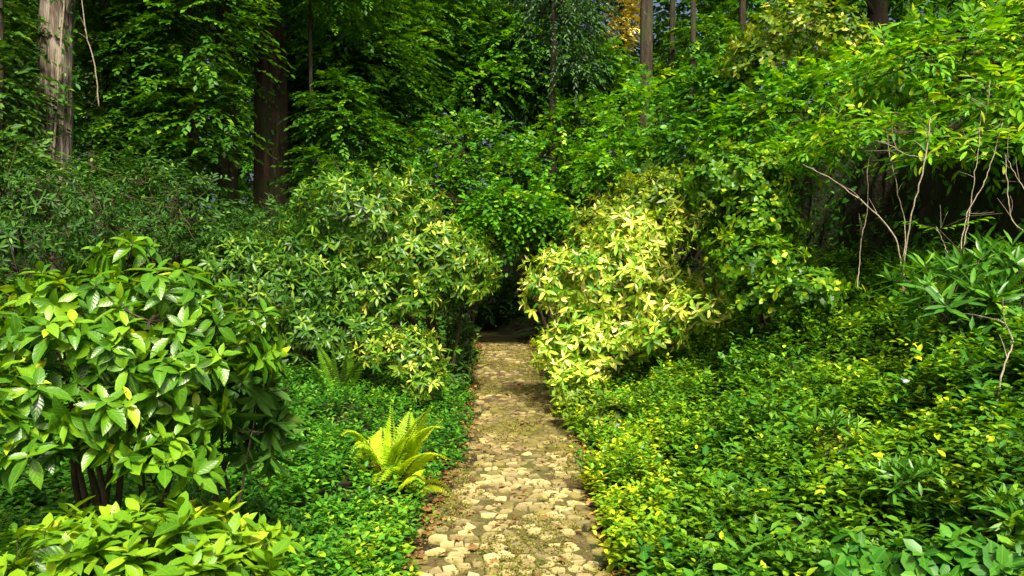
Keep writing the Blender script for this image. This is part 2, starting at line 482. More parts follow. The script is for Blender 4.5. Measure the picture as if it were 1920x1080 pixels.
def rosettes(lv, P, D, k, L, lo=35, hi=95, tb=.5, tv=.18, fall=.25, pull=.05):
    """k leaves in a spiral round each shoot tip, opening away from the shoot direction D"""
    n = len(P)
    ref = np.where(np.abs(D[:, 2:3]) > .9, np.array([[1., 0, 0]]), np.array([[0., 0, 1.]]))
    e1 = nrm(np.cross(D, ref)); e2 = np.cross(D, e1)
    ph0 = rng.random(n) * 6.28
    tsh = rng.normal(0, tv * .7, n)
    for j in range(k):
        f = (j + .5) / k
        ph = ph0 + j * 2.4 + rng.normal(0, .25, n)
        th = np.radians(lo + (hi - lo) * f + rng.normal(0, 9, n))
        side = np.cos(ph)[:, None] * e1 + np.sin(ph)[:, None] * e2
        A = np.cos(th)[:, None] * D + np.sin(th)[:, None] * side
        A[:, 2] -= fall * f + rng.normal(0, .08, n)
        N = D * np.sin(th)[:, None] - side * np.cos(th)[:, None] + rng.normal(0, .14, (n, 3))
        N[:, 2] += .15
        ll = L * (.62 + .5 * np.minimum(1, f * 1.6)) * rng.uniform(.75, 1.15, n)
        base = P - D * (pull * f * rng.uniform(.6, 1.4, n))[:, None]
        keep = rng.random(n) > .08
        lv.add(base[keep], nrm(A)[keep], N[keep], ll[keep], (tb + tsh + (.5 - f) * .16 + rng.normal(0, tv, n))[keep])

def sprays(lv, P, D, k, length, L, tb=.5, tv=.16, droop=.35, flat=.2):
    """flat twigs with leaves in two ranks"""
    n = len(P)
    D = nrm(D)
    S = nrm(np.cross(D, np.array([[0., 0, 1.]]) + rng.normal(0, flat, (n, 3))))
    U = nrm(np.cross(S, D))
    ln = length * rng.uniform(.6, 1.25, n)
    tsh = rng.normal(0, tv * .8, n)
    for j in range(k):
        t = (j + .6) / k
        sgn = 1 if j % 2 else -1
        base = P + D * (ln * t)[:, None]; base[:, 2] -= droop * ln * t * t
        last = j == k - 1
        A = D * (.55 + .5 * t) + S * (0 if last else sgn) * (.95 - .3 * t) + rng.normal(0, .16, (n, 3))
        A[:, 2] -= .18 + droop * t * .8
        N = U + rng.normal(0, .22, (n, 3))
        ll = L * (1.1 - .45 * abs(t - .45)) * rng.uniform(.7, 1.2, n)
        keep = rng.random(n) > .10
        lv.add(base[keep], nrm(A)[keep], N[keep], ll[keep], (tb + tsh + rng.normal(0, tv, n))[keep])

def bez(a, b, c, n):
    t = np.linspace(0, 1, n)[:, None]
    return (1 - t) ** 2 * a + 2 * t * (1 - t) * b + t * t * c

def woody(root, base, P, nst=8, r0=.022, mat='twig', nt=160):
    """main stems as parts, finer twigs to the shoot tips as one part"""
    base = np.asarray(base, float)
    if len(P) == 0: return
    ends = P[rng.choice(len(P), min(nst, len(P)), replace=False)]
    nodes = []
    for e in ends:
        b = base + np.array([rng.normal(0, .06), rng.normal(0, .06), -.05])
        e = b + (e - b) * .86
        m = (b + e) / 2 + np.array([0, 0, .18 * np.linalg.norm(e - b)]) - (e - b) * np.array([.15, .15, 0])
        c = bez(b, m, e, 8); c[1:-1] += rng.normal(0, .012, (6, 3))
        mb = MB(); mb.tube(c, np.linspace(r0, r0 * .3, 8), 6)
        mb.build('stem', M[mat], root)
        nodes.append(c[3:])
    nodes = np.concatenate(nodes)
    mb = MB()
    for p in P[rng.choice(len(P), min(nt, len(P)), replace=False)]:
        q = nodes[np.argmin(((nodes - p) ** 2).sum(1) + (nodes[:, 2] > p[2]) * .2)]
        mb.tube(bez(q, (p + q) / 2 - np.array([0, 0, .05]), p, 4), np.linspace(r0 * .32, r0 * .12, 4), 3)
    mb.build('twigs', M[mat], root)['kind'] = 'stuff'

def ground_at(p):
    return np.array([p[0], p[1], float(H(p[0], p[1]))])

def shrub(name, label, lobes, tmpl, mat, style, n, k, L, base=None, group=None, single=0, cell=14, tb=.5, tv=.18, up=.35,
          inner=.35, length=.35, droop=.35, lo=35, hi=95, fall=.25, nst=8, r0=.02, world_lobes=False, cat='shrub', lump=.30, down=-.35, tint_fn=None):
    lb = lobes if world_lobes else lobes_px(lobes)
    if base is None:
        c = np.mean([l[0] for l in lb], axis=0); base = ground_at(c)
    else:
        base = ground_at(base)
    root = thing(name, base, label, cat, group)
    P, O = shoots(lb, n, lump=lump, seed=len(label), down=down)
    if inner:
        P2, O2 = shoots(lb, int(n * inner), .35, .75, lump=lump, down=-.8)
    else:
        P2, O2 = P[:0], O[:0]
    lv = Leaves()
    for (p, o, dt) in ((P, O, 0.), (P2, O2, -.12)):
        if len(p) == 0: continue
        D = nrm(o + np.array([0, 0, up]) + rng.normal(0, .22, p.shape))
        if style == 'R':
            rosettes(lv, p, D, k, L, lo, hi, tb, tv, fall, pull=L * .35)
        else:
            D = nrm(o * np.array([1, 1, .35]) + np.array([0, 0, up * .6]) + rng.normal(0, .25, p.shape))
            sprays(lv, p - D * length * .5, D, k, length, L, tb, tv, droop)
    fr = lv.done()
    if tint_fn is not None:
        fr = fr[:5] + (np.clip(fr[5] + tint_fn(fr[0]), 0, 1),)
    woody(root, base, P, nst, r0, nt=min(70, n))
    emit(root, fr, tmpl, M[mat], single, cell)
    return root

# ================================================================== THE SETTING
def axis_pts(lo, hi, step, far):
    a = list(np.arange(lo, hi + 1e-6, step))
    s = step; x = a[-1]
    while x < far: s *= 1.35; x += s; a.append(x)
    s = step; x = a[0]; pre = []
    while x > -far: s *= 1.35; x -= s; pre.append(x)
    return np.array(pre[::-1] + a)

gx = axis_pts(-6, 7, .09, 260.); gy = axis_pts(-1, 22, .13, 260.)
X, Y = np.meshgrid(gx, gy)
Z = H(X, Y)
face_noise = .07 * wob(X * 1.0, Y * 1.0 + Z * 2.5, 4.0, 2) * sstep(1.6, 2.4, X - path_c(Y))
V = np.stack([X + face_noise, Y, Z], -1).reshape(-1, 3)
ni, nj = X.shape
ii, jj = np.meshgrid(np.arange(ni - 1), np.arange(nj - 1), indexing='ij')
a = (ii * nj + jj).ravel()
loops = np.stack([a, a + 1, a + nj + 1, a + nj], -1).ravel()
ground = link('ground', new_mesh('ground', V, loops, np.full(len(a), 4)), M['soil'])
tag(ground, 'dark brown soil under the plants, rising into a bank on the right', 'ground', kind='structure')

# ---- path bed and cobbles
mb = MB()
ys = np.arange(-2, 21.5, .2)
cr = np.linspace(-1, 1, 9)
rows = []
for y in ys:
    w = PHALF + .05 * math.sin(y * 1.7) + .04 * math.sin(y * 4.1 + 1)
    for c in cr:
        rows.append((path_c(y) + c * w, y, .012 - .02 * abs(c) ** 4 + .008 * math.sin(y * 3 + c * 4)))
F = [(i * 9 + j, i * 9 + j + 1, (i + 1) * 9 + j + 1, (i + 1) * 9 + j) for i in range(len(ys) - 1) for j in range(8)]
mb.add(rows, F)
path = mb.build('path', M['path_bed'])
tag(path, 'narrow cobbled footpath leading straight away between the shrubs', 'path', kind='structure')

def clip_cell(p, pts, rad):
    poly = [np.array([math.cos(t), math.sin(t)]) * rad for t in np.arange(10) * math.pi / 5 + .3]
    for q in pts:
        d = q - p; ln = np.linalg.norm(d)
        nn = d / ln; lim = ln / 2
        out = []
        for i in range(len(poly)):
            a_, b_ = poly[i], poly[(i + 1) % len(poly)]
            da, db = a_ @ nn - lim, b_ @ nn - lim
            if da <= 0: out.append(a_)
            if (da < 0) != (db < 0) and abs(da - db) > 1e-9: out.append(a_ + (b_ - a_) * (da / (da - db)))
        poly = out
        if len(poly) < 3: return None
    return poly

seeds = []
sp = .090
yy = 3.3; r_i = 0
while yy < 17.2:
    for xk in np.arange(-PHALF + .05, PHALF - .03, sp):
        x = xk + (r_i % 2) * sp * .5 + random.uniform(-.042, .042)
        if abs(x) < PHALF + .02:
            seeds.append((x, yy + random.uniform(-.042, .042)))
    yy += sp * 1.12; r_i += 1
seeds = np.array(seeds)
stones = []
for i, p in enumerate(seeds):
    dd = np.linalg.norm(seeds - p, axis=1)
    nb = seeds[(dd > 1e-6) & (dd < .34)]
    poly = clip_cell(p, nb, .078)
    if poly is None or len(poly) < 3: continue
    poly = np.array(poly)
    # drop nearly coincident corners
    keep = [j for j in range(len(poly)) if np.linalg.norm(poly[j] - poly[j - 1]) > .014]
    if len(keep) < 3: continue
    poly = poly[keep]
    if abs(p[0]) > .36 and random.random() < .42: continue
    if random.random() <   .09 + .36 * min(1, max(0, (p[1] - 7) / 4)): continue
    ctr = poly.mean(0)
    g = random.uniform(.78, .95)
    h = random.uniform(.002, .014) * (1.0 if abs(p[0]) < .4 else .7)
    tilt = np.array([random.gauss(0, .08), random.gauss(0, .08)])
    rings = []
    for sc_, z in ((g, -.03), (g, h * .45), (g * .90, h * .86), (g * .62, h * 1.06)):
        q = ctr + (poly - ctr) * sc_
        zz = np.full(len(q), z) + ((q - ctr) @ tilt if z > 0 else 0) + np.array([random.gauss(0, .0022) for _ in q])
        rings.append(np.column_stack([q, zz]))
    stones.append((p, ctr, rings))
stones.sort(key=lambda s: s[0][1] + (0 if s[0][1] > 4.0 else 3))
rest = MB()
def stone_geo(rings):
    n = len(rings[0]); V = np.concatenate(rings); F = []
    for r in range(3):
        for j in range(n):
            k = (j + 1) % n
            F.append((r * n + j, r * n + k, (r + 1) * n + k, (r + 1) * n + j))
    F.append(tuple(3 * n + j for j in range(n)))
    return V, F
for si, (p, ctr, rings) in enumerate(stones):
    V, F = stone_geo(rings)
    off = np.array([path_c(p[1]), 0, .014])
    if si < 300:
        mb = MB(); o0 = np.array([ctr[0] + p[0], ctr[1] + p[1], 0])
        mb.add(V - np.array([ctr[0], ctr[1], 0]), F)
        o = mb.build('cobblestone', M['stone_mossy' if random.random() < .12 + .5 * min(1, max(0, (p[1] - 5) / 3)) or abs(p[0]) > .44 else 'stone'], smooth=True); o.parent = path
        o.location = o0 + off
    else:
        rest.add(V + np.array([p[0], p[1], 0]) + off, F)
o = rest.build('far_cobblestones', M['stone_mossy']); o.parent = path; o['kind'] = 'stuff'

# ---- moss between the stones and leaf litter along the edges
lv = Leaves()
n = 20000
y = 3.6 + 13 * rng.random(n) ** 1.5; sx = rng.uniform(-1, 1, n) * (PHALF + .02)
mask = (wob(sx * 2, y, 1.3, 4) + .7 * (np.abs(sx) - .2) + rng.normal(0, .25, n)) > .24
y, sx = y[mask], sx[mask]; n = len(y)
P = np.column_stack([path_c(y) + sx, y, np.full(n, .022)])
for k in range(3):
    A = nrm(np.column_stack([rng.normal(0, 1, n), rng.normal(0, 1, n), rng.uniform(.2, 1.1, n)]))
    lv.add(P + rng.normal(0, .012, (n, 3)) * [1, 1, .2], A, rng.normal(0, .5, (n, 3)) + [0, 0, 1], rng.uniform(.008, .022, n), rng.normal(.5, .2, n))
mo = leaf_mesh('moss', lv.done(), 'small', M['moss'], None)
tag(mo, 'olive moss growing in the joints between the cobbles', 'moss', kind='stuff')

lv = Leaves()
n = 3000
y = 3.5 + 14 * rng.random(n); sd = np.where(rng.random(n) < .55, -1, 1)
sx = sd * (.50 + np.abs(rng.normal(0, .10, n))) - (rng.random(n) < .18) * sd * rng.uniform(0, .6, n)
P = np.column_stack([path_c(y) + sx, y, np.zeros(n)]); P[:, 2] = np.maximum(H(P[:, 0], P[:, 1]), .012) + .022
A = nrm(np.column_stack([rng.normal(0, 1, n), rng.normal(0, 1, n), rng.normal(.05, .15, n)]))
lv.add(P, A, rng.normal(0, .25, (n, 3)) + [0, 0, 1], rng.uniform(.03, .075, n), rng.normal(.45, .25, n))
li = leaf_mesh('leaf_litter', lv.done(), 'small', M['litter'], None)
tag(li, 'brown fallen leaves scattered along both path edges', 'fallen leaves', kind='stuff')

# ================================================================== GROUND COVER
def cover(name, label, mat, n, region, tmpl, L, hgt, k, tint_fn, pw=1.0):
    """upright leafy sprigs over the ground; region(x, y) -> chance"""
    x0, x1, y0, y1, fn = region
    x = rng.uniform(x0, x1, n * 6); y = y0 + (y1 - y0) * rng.random(n * 6) ** pw
    keep = rng.random(n * 6) < fn(x, y)
    x, y = x[keep][:n], y[keep][:n]; n = len(x)
    lump = .72 + .65 * wob(x, y, 2.0, 5) + .5 * wob(x, y, 5.0, 1)
    h = hgt * np.clip(lump, .12, 1.8) * rng.uniform(.6, 1.25, n)
    P0 = np.column_stack([x, y, H(x, y)])
    D = nrm(np.column_stack([rng.normal(-.12 * np.sign(x), .32, n), rng.normal(-.1, .3, n), np.ones(n)]))
    base_t = tint_fn(x, y) + rng.normal(0, .15, n)
    lv = Leaves()
    ph0 = rng.random(n) * 6.28
    for j in range(k):
        t = .25 + .75 * (j + .5) / k
        ph = ph0 + j * 2.4 + rng.normal(0, .3, n)
        el = rng.normal(.25 + .35 * (t - .5), .30, n)
        A = np.column_stack([np.cos(ph) * np.cos(el), np.sin(ph) * np.cos(el), np.sin(el)])
        N = np.column_stack([-np.cos(ph) * np.sin(el), -np.sin(ph) * np.sin(el), np.cos(el)]) + rng.normal(0, .22, (n, 3))
        ll = L * rng.uniform(.6, 1.3, n) * (1.1 - .35 * t)
        lv.add(P0 + D * (h * t)[:, None], A, N, ll, base_t + (t - .6) * .25 + rng.normal(0, .12, n))
    o = leaf_mesh(name, lv.done(), tmpl, M[mat], None)
    tag(o, label, 'ground cover', kind='stuff')
    return o

def right_region(x, y):
    s = x - path_c(y)
    edge = .54 + .10 * wob(y * 0, y, 2.2, 2) - .25 * np.exp(-((y - 7.6) / .9) ** 2) * 0
    a = sstep(edge - .03, edge + .10, s) * (1 - sstep(3.7, 4.2, s + np.clip(y - 11, 0, 8) * .25))
    bare = np.maximum(sstep(.35, .7, wob(x, y, 2.3, 9)), .9 * sstep(.42, .7, wob(x, y, 5.1, 2)))
    return a * (1 - .85 * bare) * np.clip(5.0 / np.maximum(y, 2.2), .35, 1.4)
def left_region(x, y):
    s = path_c(y) - x
    edge = .52 + .10 * wob(y * 0, y, 2.6, 7) + .10 * np.exp(-((y - 5.0) / .7) ** 2)
    fx, fy, _ = at(735, 925, surf(735, 925))
    room = sstep(.05, .28, np.hypot(x - fx, (y - fy) * .7 + .12))
    return room * sstep(edge - .03, edge + .10, s) * np.clip(5.0 / np.maximum(y, 2.2), .35, 1.4)
cover('ground_cover', 'small-leaved green ground cover spilling down the right bank', 'cover', 14500, (.3, 4.6, 1.1, 16, right_region), 'leaf6', .058, .27, 12,
      lambda x, y: .40 + .18 * wob(x, y, 1.1, 3) + .12 * wob(x, y, 4.0, 8) + .40 * np.exp(-np.clip(x - path_c(y) - .5, 0, 9) / .6) - .10 * sstep(2.2, 3.6, x), 1.35)
cover('ground_cover', 'low blue-green ground cover on the left of the path', 'cover_left', 12000, (-4.8, -.3, 2.0, 15, left_region), 'leaf6', .056, .26, 11,
      lambda x, y: .42 + .16 * wob(x, y, 1.2, 6) + .26 * np.exp(-np.clip(path_c(y) - x - .5, 0, 9) / .35) * np.exp(-np.clip(y - 4.4, 0, 9) / 1.2), 1.35)
def patch_region(f, s_, lo):
    return lambda x, y: right_region(x, y) * sstep(lo, lo + .3, wob(x, y, f, s_))
cover('ground_cover', 'patches of larger oval leaves among the small-leaved bank cover', 'bank', 1500, (.5, 4.4, 1.1, 12, patch_region(1.4, 6, .15)), 'oval', .085, .30, 8,
      lambda x, y: .50 + .15 * wob(x, y, 2.1, 3), 1.35)
cover('ground_cover', 'tufts of narrow dark leaves among the small-leaved bank cover', 'lance', 1600, (.5, 4.4, 1.1, 12, patch_region(1.9, 1, .2)), 'narrow', .095, .30, 10,
      lambda x, y: .42 + .15 * wob(x, y, 2.1, 3), 1.35)
def far_region(x, y):
    return sstep(.6, 1.0, np.abs(x - path_c(y))) * .7
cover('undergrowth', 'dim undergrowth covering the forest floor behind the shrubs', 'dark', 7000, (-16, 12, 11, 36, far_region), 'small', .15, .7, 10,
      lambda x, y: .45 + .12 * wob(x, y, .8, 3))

# ================================================================== SHRUBS
# near left, big glossy leaves
def by_height(z0, z1, amt):
    return lambda P: amt * (np.clip((P[:, 2] - z0) / (z1 - z0), 0, 1) - .5)
shrub('broadleaf_shrub', 'tall glossy shrub with big drooping oval leaves at the left edge', [
    (160, 545, 110, 50, 3.4, .32), (300, 545, 120, 50, 3.45, .32), (235, 470, 60, 26, 3.5, .15), (400, 600, 105, 45, 3.4, .28), (210, 620, 130, 55, 3.2, .36),
    (60, 620, 110, 45, 3.2, .36), (330, 680, 110, 50, 3.2, .30), (90, 710, 120, 50, 3.05, .32), (450, 665, 70, 40, 3.35, .22), (230, 745, 100, 45, 3.05, .28),
    (20, 790, 120, 50, 2.95, .30), (360, 760, 70, 40, 3.2, .22), (140, 830, 110, 40, 2.95, .26), (-110, 650, 120, 160, 3.1, .4), (310, 830, 70, 30, 3.05, .2)],
    'broad', 'broad', 'R', 350, 8, .100, base=at(200, 1080, 3.35), single=300, cell=22, tb=.48, tv=.15, up=.55, inner=.12, lo=40, hi=105, fall=.55, lump=.3, nst=9, r0=.018)
shrub('broadleaf_shrub', 'low lime-green shrub with big pointed leaves in the bottom left corner', [
    (290, 1040, 200, 85, 2.65, .33), (430, 1025, 90, 70, 2.75, .25), (130, 1045, 110, 65, 2.6, .25), (330, 1130, 240, 90, 2.45, .3)],
    'broad_flat', 'broad_lime', 'R', 125, 8, .100, base=at(300, 1230, 2.7), single=260, cell=24, tb=.44, tv=.15, up=.6, inner=.2, lo=40, hi=90, fall=.2, nst=7, r0=.013)
shrub('broadleaf_shrub', 'small leafy sprig between the two big-leaved shrubs at left', [
    (310, 870, 80, 45, 2.95, .14)],
    'broad_flat', 'broad', 'R', 12, 8, .105, base=at(310, 1150, 2.95), single=70, cell=20, tb=.52, tv=.13, up=.7, inner=0, fall=.2, nst=3, r0=.009)
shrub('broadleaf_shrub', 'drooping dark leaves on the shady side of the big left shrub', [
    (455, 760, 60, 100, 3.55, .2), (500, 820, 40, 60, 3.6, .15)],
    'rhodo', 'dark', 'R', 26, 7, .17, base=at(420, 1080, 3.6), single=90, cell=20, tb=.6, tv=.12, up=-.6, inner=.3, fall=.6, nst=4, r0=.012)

# left of the path, middle distance
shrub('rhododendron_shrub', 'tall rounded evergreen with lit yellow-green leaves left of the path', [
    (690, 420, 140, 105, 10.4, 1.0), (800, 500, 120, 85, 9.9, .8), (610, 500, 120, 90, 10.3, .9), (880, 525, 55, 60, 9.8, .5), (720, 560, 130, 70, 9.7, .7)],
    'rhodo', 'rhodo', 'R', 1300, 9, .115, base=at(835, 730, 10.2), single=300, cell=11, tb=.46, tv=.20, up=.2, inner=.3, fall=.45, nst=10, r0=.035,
    tint_fn=lambda P: .14 * np.clip((P[:, 0] + 1.7) / 1.1, -1, 1))  # sunlit right side painted in: leaf tint goes lighter and yellower to the right
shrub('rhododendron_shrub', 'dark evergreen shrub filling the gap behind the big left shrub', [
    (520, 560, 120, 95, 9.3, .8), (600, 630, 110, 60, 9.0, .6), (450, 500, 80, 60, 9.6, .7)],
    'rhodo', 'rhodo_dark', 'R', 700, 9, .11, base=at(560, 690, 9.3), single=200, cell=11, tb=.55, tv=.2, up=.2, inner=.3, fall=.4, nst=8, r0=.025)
shrub('rhododendron_shrub', 'small yellowish shrub at the foot of the tall left evergreen', [
    (765, 665, 70, 55, 8.7, .4), (700, 660, 45, 35, 8.8, .3), (800, 720, 40, 35, 8.5, .25)],
    'rhodo', 'rhodo', 'R', 190, 8, .10, base=at(770, 770, 8.7), single=200, cell=11, tb=.66, tv=.18, up=.3, inner=.3, fall=.3, nst=5, r0=.015)
shrub('laurel_shrub', 'dark clipped-looking shrub leaning over the left path edge', [
    (862, 650, 32, 75, 10.8, .3), (850, 710, 30, 45, 10.2, .25)],
    'rhodo', 'rhodo_dark', 'R', 70, 7, .11, base=at(868, 745, 10.6), tb=.42, tv=.15, up=.2, inner=.6, nst=6, r0=.03)

# right of the path
shrub('variegated_shrub', 'bright yellow variegated shrub overhanging the right path edge', [
    (1150, 540, 120, 95, 9.2, .7), (1265, 565, 95, 65, 8.9, .5), (1300, 585, 60, 42, 8.2, .35), (1230, 630, 60, 40, 8.3, .3), (1050, 540, 70, 70, 9.3, .5), (1090, 650, 85, 70, 8.9, .5), (1180, 640, 90, 55, 8.8, .4), (1190, 450, 95, 55, 9.5, .5), (1080, 715, 60, 45, 8.5, .3)],
    'rhodo', 'yellow', 'R', 850, 8, .122, base=at(1105, 765, 9.0), single=300, cell=11, tb=.50, tv=.24, up=.15, inner=.3, fall=.4, nst=9, r0=.025)
shrub('rhododendron_shrub', 'pale-tipped shrub directly above the yellow variegated shrub', [
    (1250, 385, 110, 65, 10.4, .7), (1150, 430, 80, 50, 10.2, .5), (1340, 410, 80, 80, 10.0, .6)],
    'rhodo', 'yellow_green', 'R', 900, 8, .12, base=at(1230, 560, 11.0), single=200, cell=10, tb=.50, tv=.20, up=.25, inner=.3, nst=7, r0=.025)
shrub('leafy_shrub', 'low lime shrub below the yellow shrub where the bank meets the path', [
    (1090, 760, 55, 40, 7.9, .25), (1150, 800, 60, 45, 7.4, .25)],
    'oval', 'yellow_green', 'R', 110, 7, .075, base=at(1130, 850, 7.6), tb=.38, tv=.18, up=.4, inner=.5, nst=5, r0=.01)

# ---- bank top, right
shrub('overhanging_shrub', 'bright green layered shrub overhanging the top right bank', [
    (1790, 110, 170, 70, 7.0, .8), (1900, 190, 150, 80, 6.2, .6), (1690, 130, 90, 65, 7.2, .7), (1960, 80, 160, 110, 6.8, .9)],
    'rhodo', 'bright', 'S', 480, 9, .115, base=(4.9, 6.6, 0), single=300, cell=13, tb=.56, tv=.18, up=.1, length=.42, droop=.3, inner=.3, nst=10, r0=.03, down=-.5)
shrub('overhanging_shrub', 'lower bright sprays hanging in front of the dark earth face', [
    (1830, 275, 110, 34, 5.9, .5), (1650, 250, 110, 40, 6.6, .5), (1545, 265, 70, 55, 7.2, .4)],
    'rhodo', 'bright', 'S', 200, 9, .095, base=(4.75, 6.9, 0), single=200, cell=11, tb=.60, tv=.17, up=.0, length=.38, droop=.25, inner=.1, nst=6, r0=.02)
shrub('yellowing_shrub', 'yellow-green loose shrub on the skyline above the right bank', [
    (1480, 70, 85, 60, 10.2, .8), (1420, 120, 60, 50, 10.2, .6), (1560, 85, 70, 55, 9.8, .6), (1630, 200, 60, 45, 8.2, .5)],
    'oval', 'yellow_green', 'R', 380, 7, .085, base=(4.7, 10., 0), single=200, cell=10, tb=.40, tv=.2, up=.3, inner=.3, nst=8, r0=.025)
shrub('bank_shrub', 'mid-green shrub covering the bank crest below the yellow-green shrub', [
    (1500, 200, 110, 75, 9.2, .7), (1410, 250, 90, 80, 9.4, .6), (1590, 160, 80, 60, 8.8, .6), (1490, 290, 80, 50, 8.5, .4)],
    'oval', 'bright', 'S', 420, 9, .085, base=(4.5, 9.0, 0), single=200, cell=10, tb=.42, tv=.18, up=.1, length=.34, inner=.3, nst=8, r0=.025)
shrub('bank_shrub', 'small-leaved shrub tumbling down the bank left of the earth face', [
    (1375, 345, 95, 70, 8.0, .5), (1420, 415, 70, 65, 7.7, .45), (1370, 445, 55, 50, 8.2, .4), (1420, 490, 80, 45, 7.0, .4), (1440, 555, 70, 45, 6.9, .35), (1510, 545, 70, 40, 6.6, .3)],
    'oval', 'cover', 'R', 1350, 7, .075, base=(2.5, 7.8, 0), tb=.46, tv=.2, up=.2, inner=.3, nst=7, r0=.02)
shrub('ivy_mound', 'humped ivy-green mound nearest the yellow-green skyline shrub', [
    (1330, 190, 80, 75, 11.5, .9), (1290, 270, 90, 60, 11.2, .8), (1400, 170, 70, 60, 11.0, .8)],
    'oval', 'bank', 'S', 420, 9, .10, base=(3.4, 11.8, 0), group=None, single=120, cell=9, tb=.50, tv=.17, up=.2, length=.36, inner=.3, nst=7, r0=.03)
shrub('ivy_mound', 'tallest of the humped green mounds behind the path end, steep sided', [
    (1210, 230, 85, 85, 14.0, 1.0), (1180, 310, 90, 60, 13.4, .9)],
    'oval', 'bright', 'S', 380, 9, .105, base=(2.4, 14.3, 0), tb=.42, tv=.17, up=.2, length=.42, inner=.3, nst=7, r0=.03)
shrub('ivy_mound', 'leftmost humped green mound above the dark path end', [
    (1085, 245, 75, 70, 17.6, 1.0), (1030, 300, 90, 60, 17.2, .9), (1110, 330, 80, 50, 16.6, .8)],
    'oval', 'bright', 'S', 400, 9, .115, base=(1.4, 17.8, 0), tb=.44, tv=.17, up=.2, length=.45, inner=.3, nst=7, r0=.03)
shrub('leafy_shrub', 'fresh green arching shrub straight above the end of the path', [
    (965, 385, 100, 45, 15.8, .8), (915, 425, 55, 40, 16.0, .7), (1025, 420, 55, 40, 15.6, .7), (965, 450, 40, 35, 16.2, .6)],
    'oval', 'bright', 'S', 420, 9, .12, base=(.85, 16.2, 0), tb=.40, tv=.17, up=.1, length=.6, droop=.5, inner=.3, nst=8, r0=.03)
shrub('leafy_shrub', 'dark twiggy shrub closing off the shaded path end', [
    (960, 545, 70, 70, 21.0, .9), (890, 560, 60, 60, 20.5, .8), (1050, 580, 70, 70, 20.0, .8)],
    'oval', 'dark', 'S', 240, 8, .13, base=(.3, 21.2, 0), tb=.40, tv=.15, up=.1, length=.5, inner=.6, nst=8, r0=.03)
shrub('leafy_shrub', 'broad green shrub left of the humped mounds, above the tall evergreen', [
    (880, 280, 110, 75, 17.5, 1.1), (820, 340, 90, 60, 17.0, 1.0), (950, 330, 80, 60, 17.0, 1.0)],
    'oval', 'bank', 'S', 520, 9, .115, base=(-.9, 18.0, 0), tb=.62, tv=.17, up=.2, length=.5, inner=.3, nst=8, r0=.03)

# ---- dim shrubs among the trees, left
shrub('holly_shrub', 'dark glossy shrub at the foot of the pale leaning trunk', [
    (110, 400, 150, 75, 8.6, .8), (20, 470, 130, 80, 8.0, .8), (230, 450, 120, 60, 8.8, .7)],
    'rhodo', 'dark', 'R', 420, 8, .085, base=(-4.6, 8.8, 0), single=0, tb=.42, tv=.2, up=.1, inner=.3, nst=8, r0=.025)
shrub('holly_shrub', 'dim shrub between the pale trunk and the pair of dark trunks', [
    (320, 390, 120, 80, 10.2, .9), (400, 450, 80, 60, 10.0, .7), (240, 340, 90, 60, 10.6, .8)],
    'rhodo', 'dark', 'S', 420, 9, .10, base=(-4.5, 10.6, 0), tb=.42, tv=.2, up=.1, length=.45, inner=.3, nst=8, r0=.025)
shrub('holly_shrub', 'dark shrub at the far left edge above the big-leaved shrub', [
    (0, 350, 110, 60, 9.0, .8), (-60, 420, 120, 90, 8.6, .8), (0, 560, 90, 70, 6.5, .5)],
    'rhodo', 'dark', 'S', 380, 9, .095, base=(-5.8, 9.0, 0), tb=.45, tv=.2, up=.1, length=.4, inner=.3, nst=8, r0=.025)
shrub('leafy_shrub', 'low dim shrub in front of the pair of dark trunks', [
    (480, 430, 80, 55, 12.0, .8), (560, 420, 60, 60, 12.5, .8), (420, 500, 70, 40, 11.0, .6)],
    'rhodo', 'dark', 'S', 280, 9, .10, base=(-3.9, 12.2, 0), tb=.46, tv=.18, up=.1, length=.4, inner=.4, nst=7, r0=.025)

# ---- plants on the bank
shrub('whorled_plant', 'dark plant with radiating strap leaves below the earth face', [
    (1850, 505, 80, 45, 4.9, .3), (1740, 520, 60, 35, 5.1, .25), (1800, 560, 90, 35, 4.7, .25), (1900, 570, 60, 35, 4.6, .25)],
    'lance', 'lance', 'R', 44, 12, .185, base=at(1810, 640, 5.0), single=170, cell=9, tb=.45, tv=.14, up=.8, inner=0, lo=35, hi=80, fall=.1, nst=6, r0=.012, cat='plant', down=-.1)
for px, py, d, lab in ((1655, 905, 3.55, 'blue-green narrow-leaved sprig low on the right bank, left of its twin'),
                       (1720, 895, 3.55, 'blue-green narrow-leaved sprig low on the right bank, right of its twin'),
                       (1890, 960, 3.0, 'narrow-leaved sprig with pale stalks near the lower right corner'),
                       (1560, 800, 4.4, 'narrow dark sprig in the middle of the right bank')):
    d = surf(px, py, .22)
    shrub('narrow_leaf_sprig', lab, [(px, py, 42, 22, d, .10)], 'lance', 'lance', 'R', 12, 11, .095, base=at(px, py + 70, d), single=60, cell=9, tb=.62, tv=.14,
          up=1.0, inner=0, lo=25, hi=70, fall=.0, nst=5, r0=.006, cat='plant', down=0.)
for px, py, d, lab in ((1735, 1050, 2.75, 'broad-leaved seedling left of the lower right corner'),
                       (1850, 1040, 2.65, 'broad-leaved seedling in the lower right corner'),
                       (1610, 1040, 3.05, 'pale round-leaved seedling at the bottom of the right bank')):
    d = surf(px, py, .20)
    shrub('seedling', lab, [(px, py, 65, 40, d, .13)], 'oval', 'bank', 'R', 16, 7, .075, base=at(px, py + 110, d), single=80, cell=14, tb=.55, tv=.14,
          up=.7, inner=.4, lo=45, hi=95, fall=.25, nst=5, r0=.005, cat='plant')

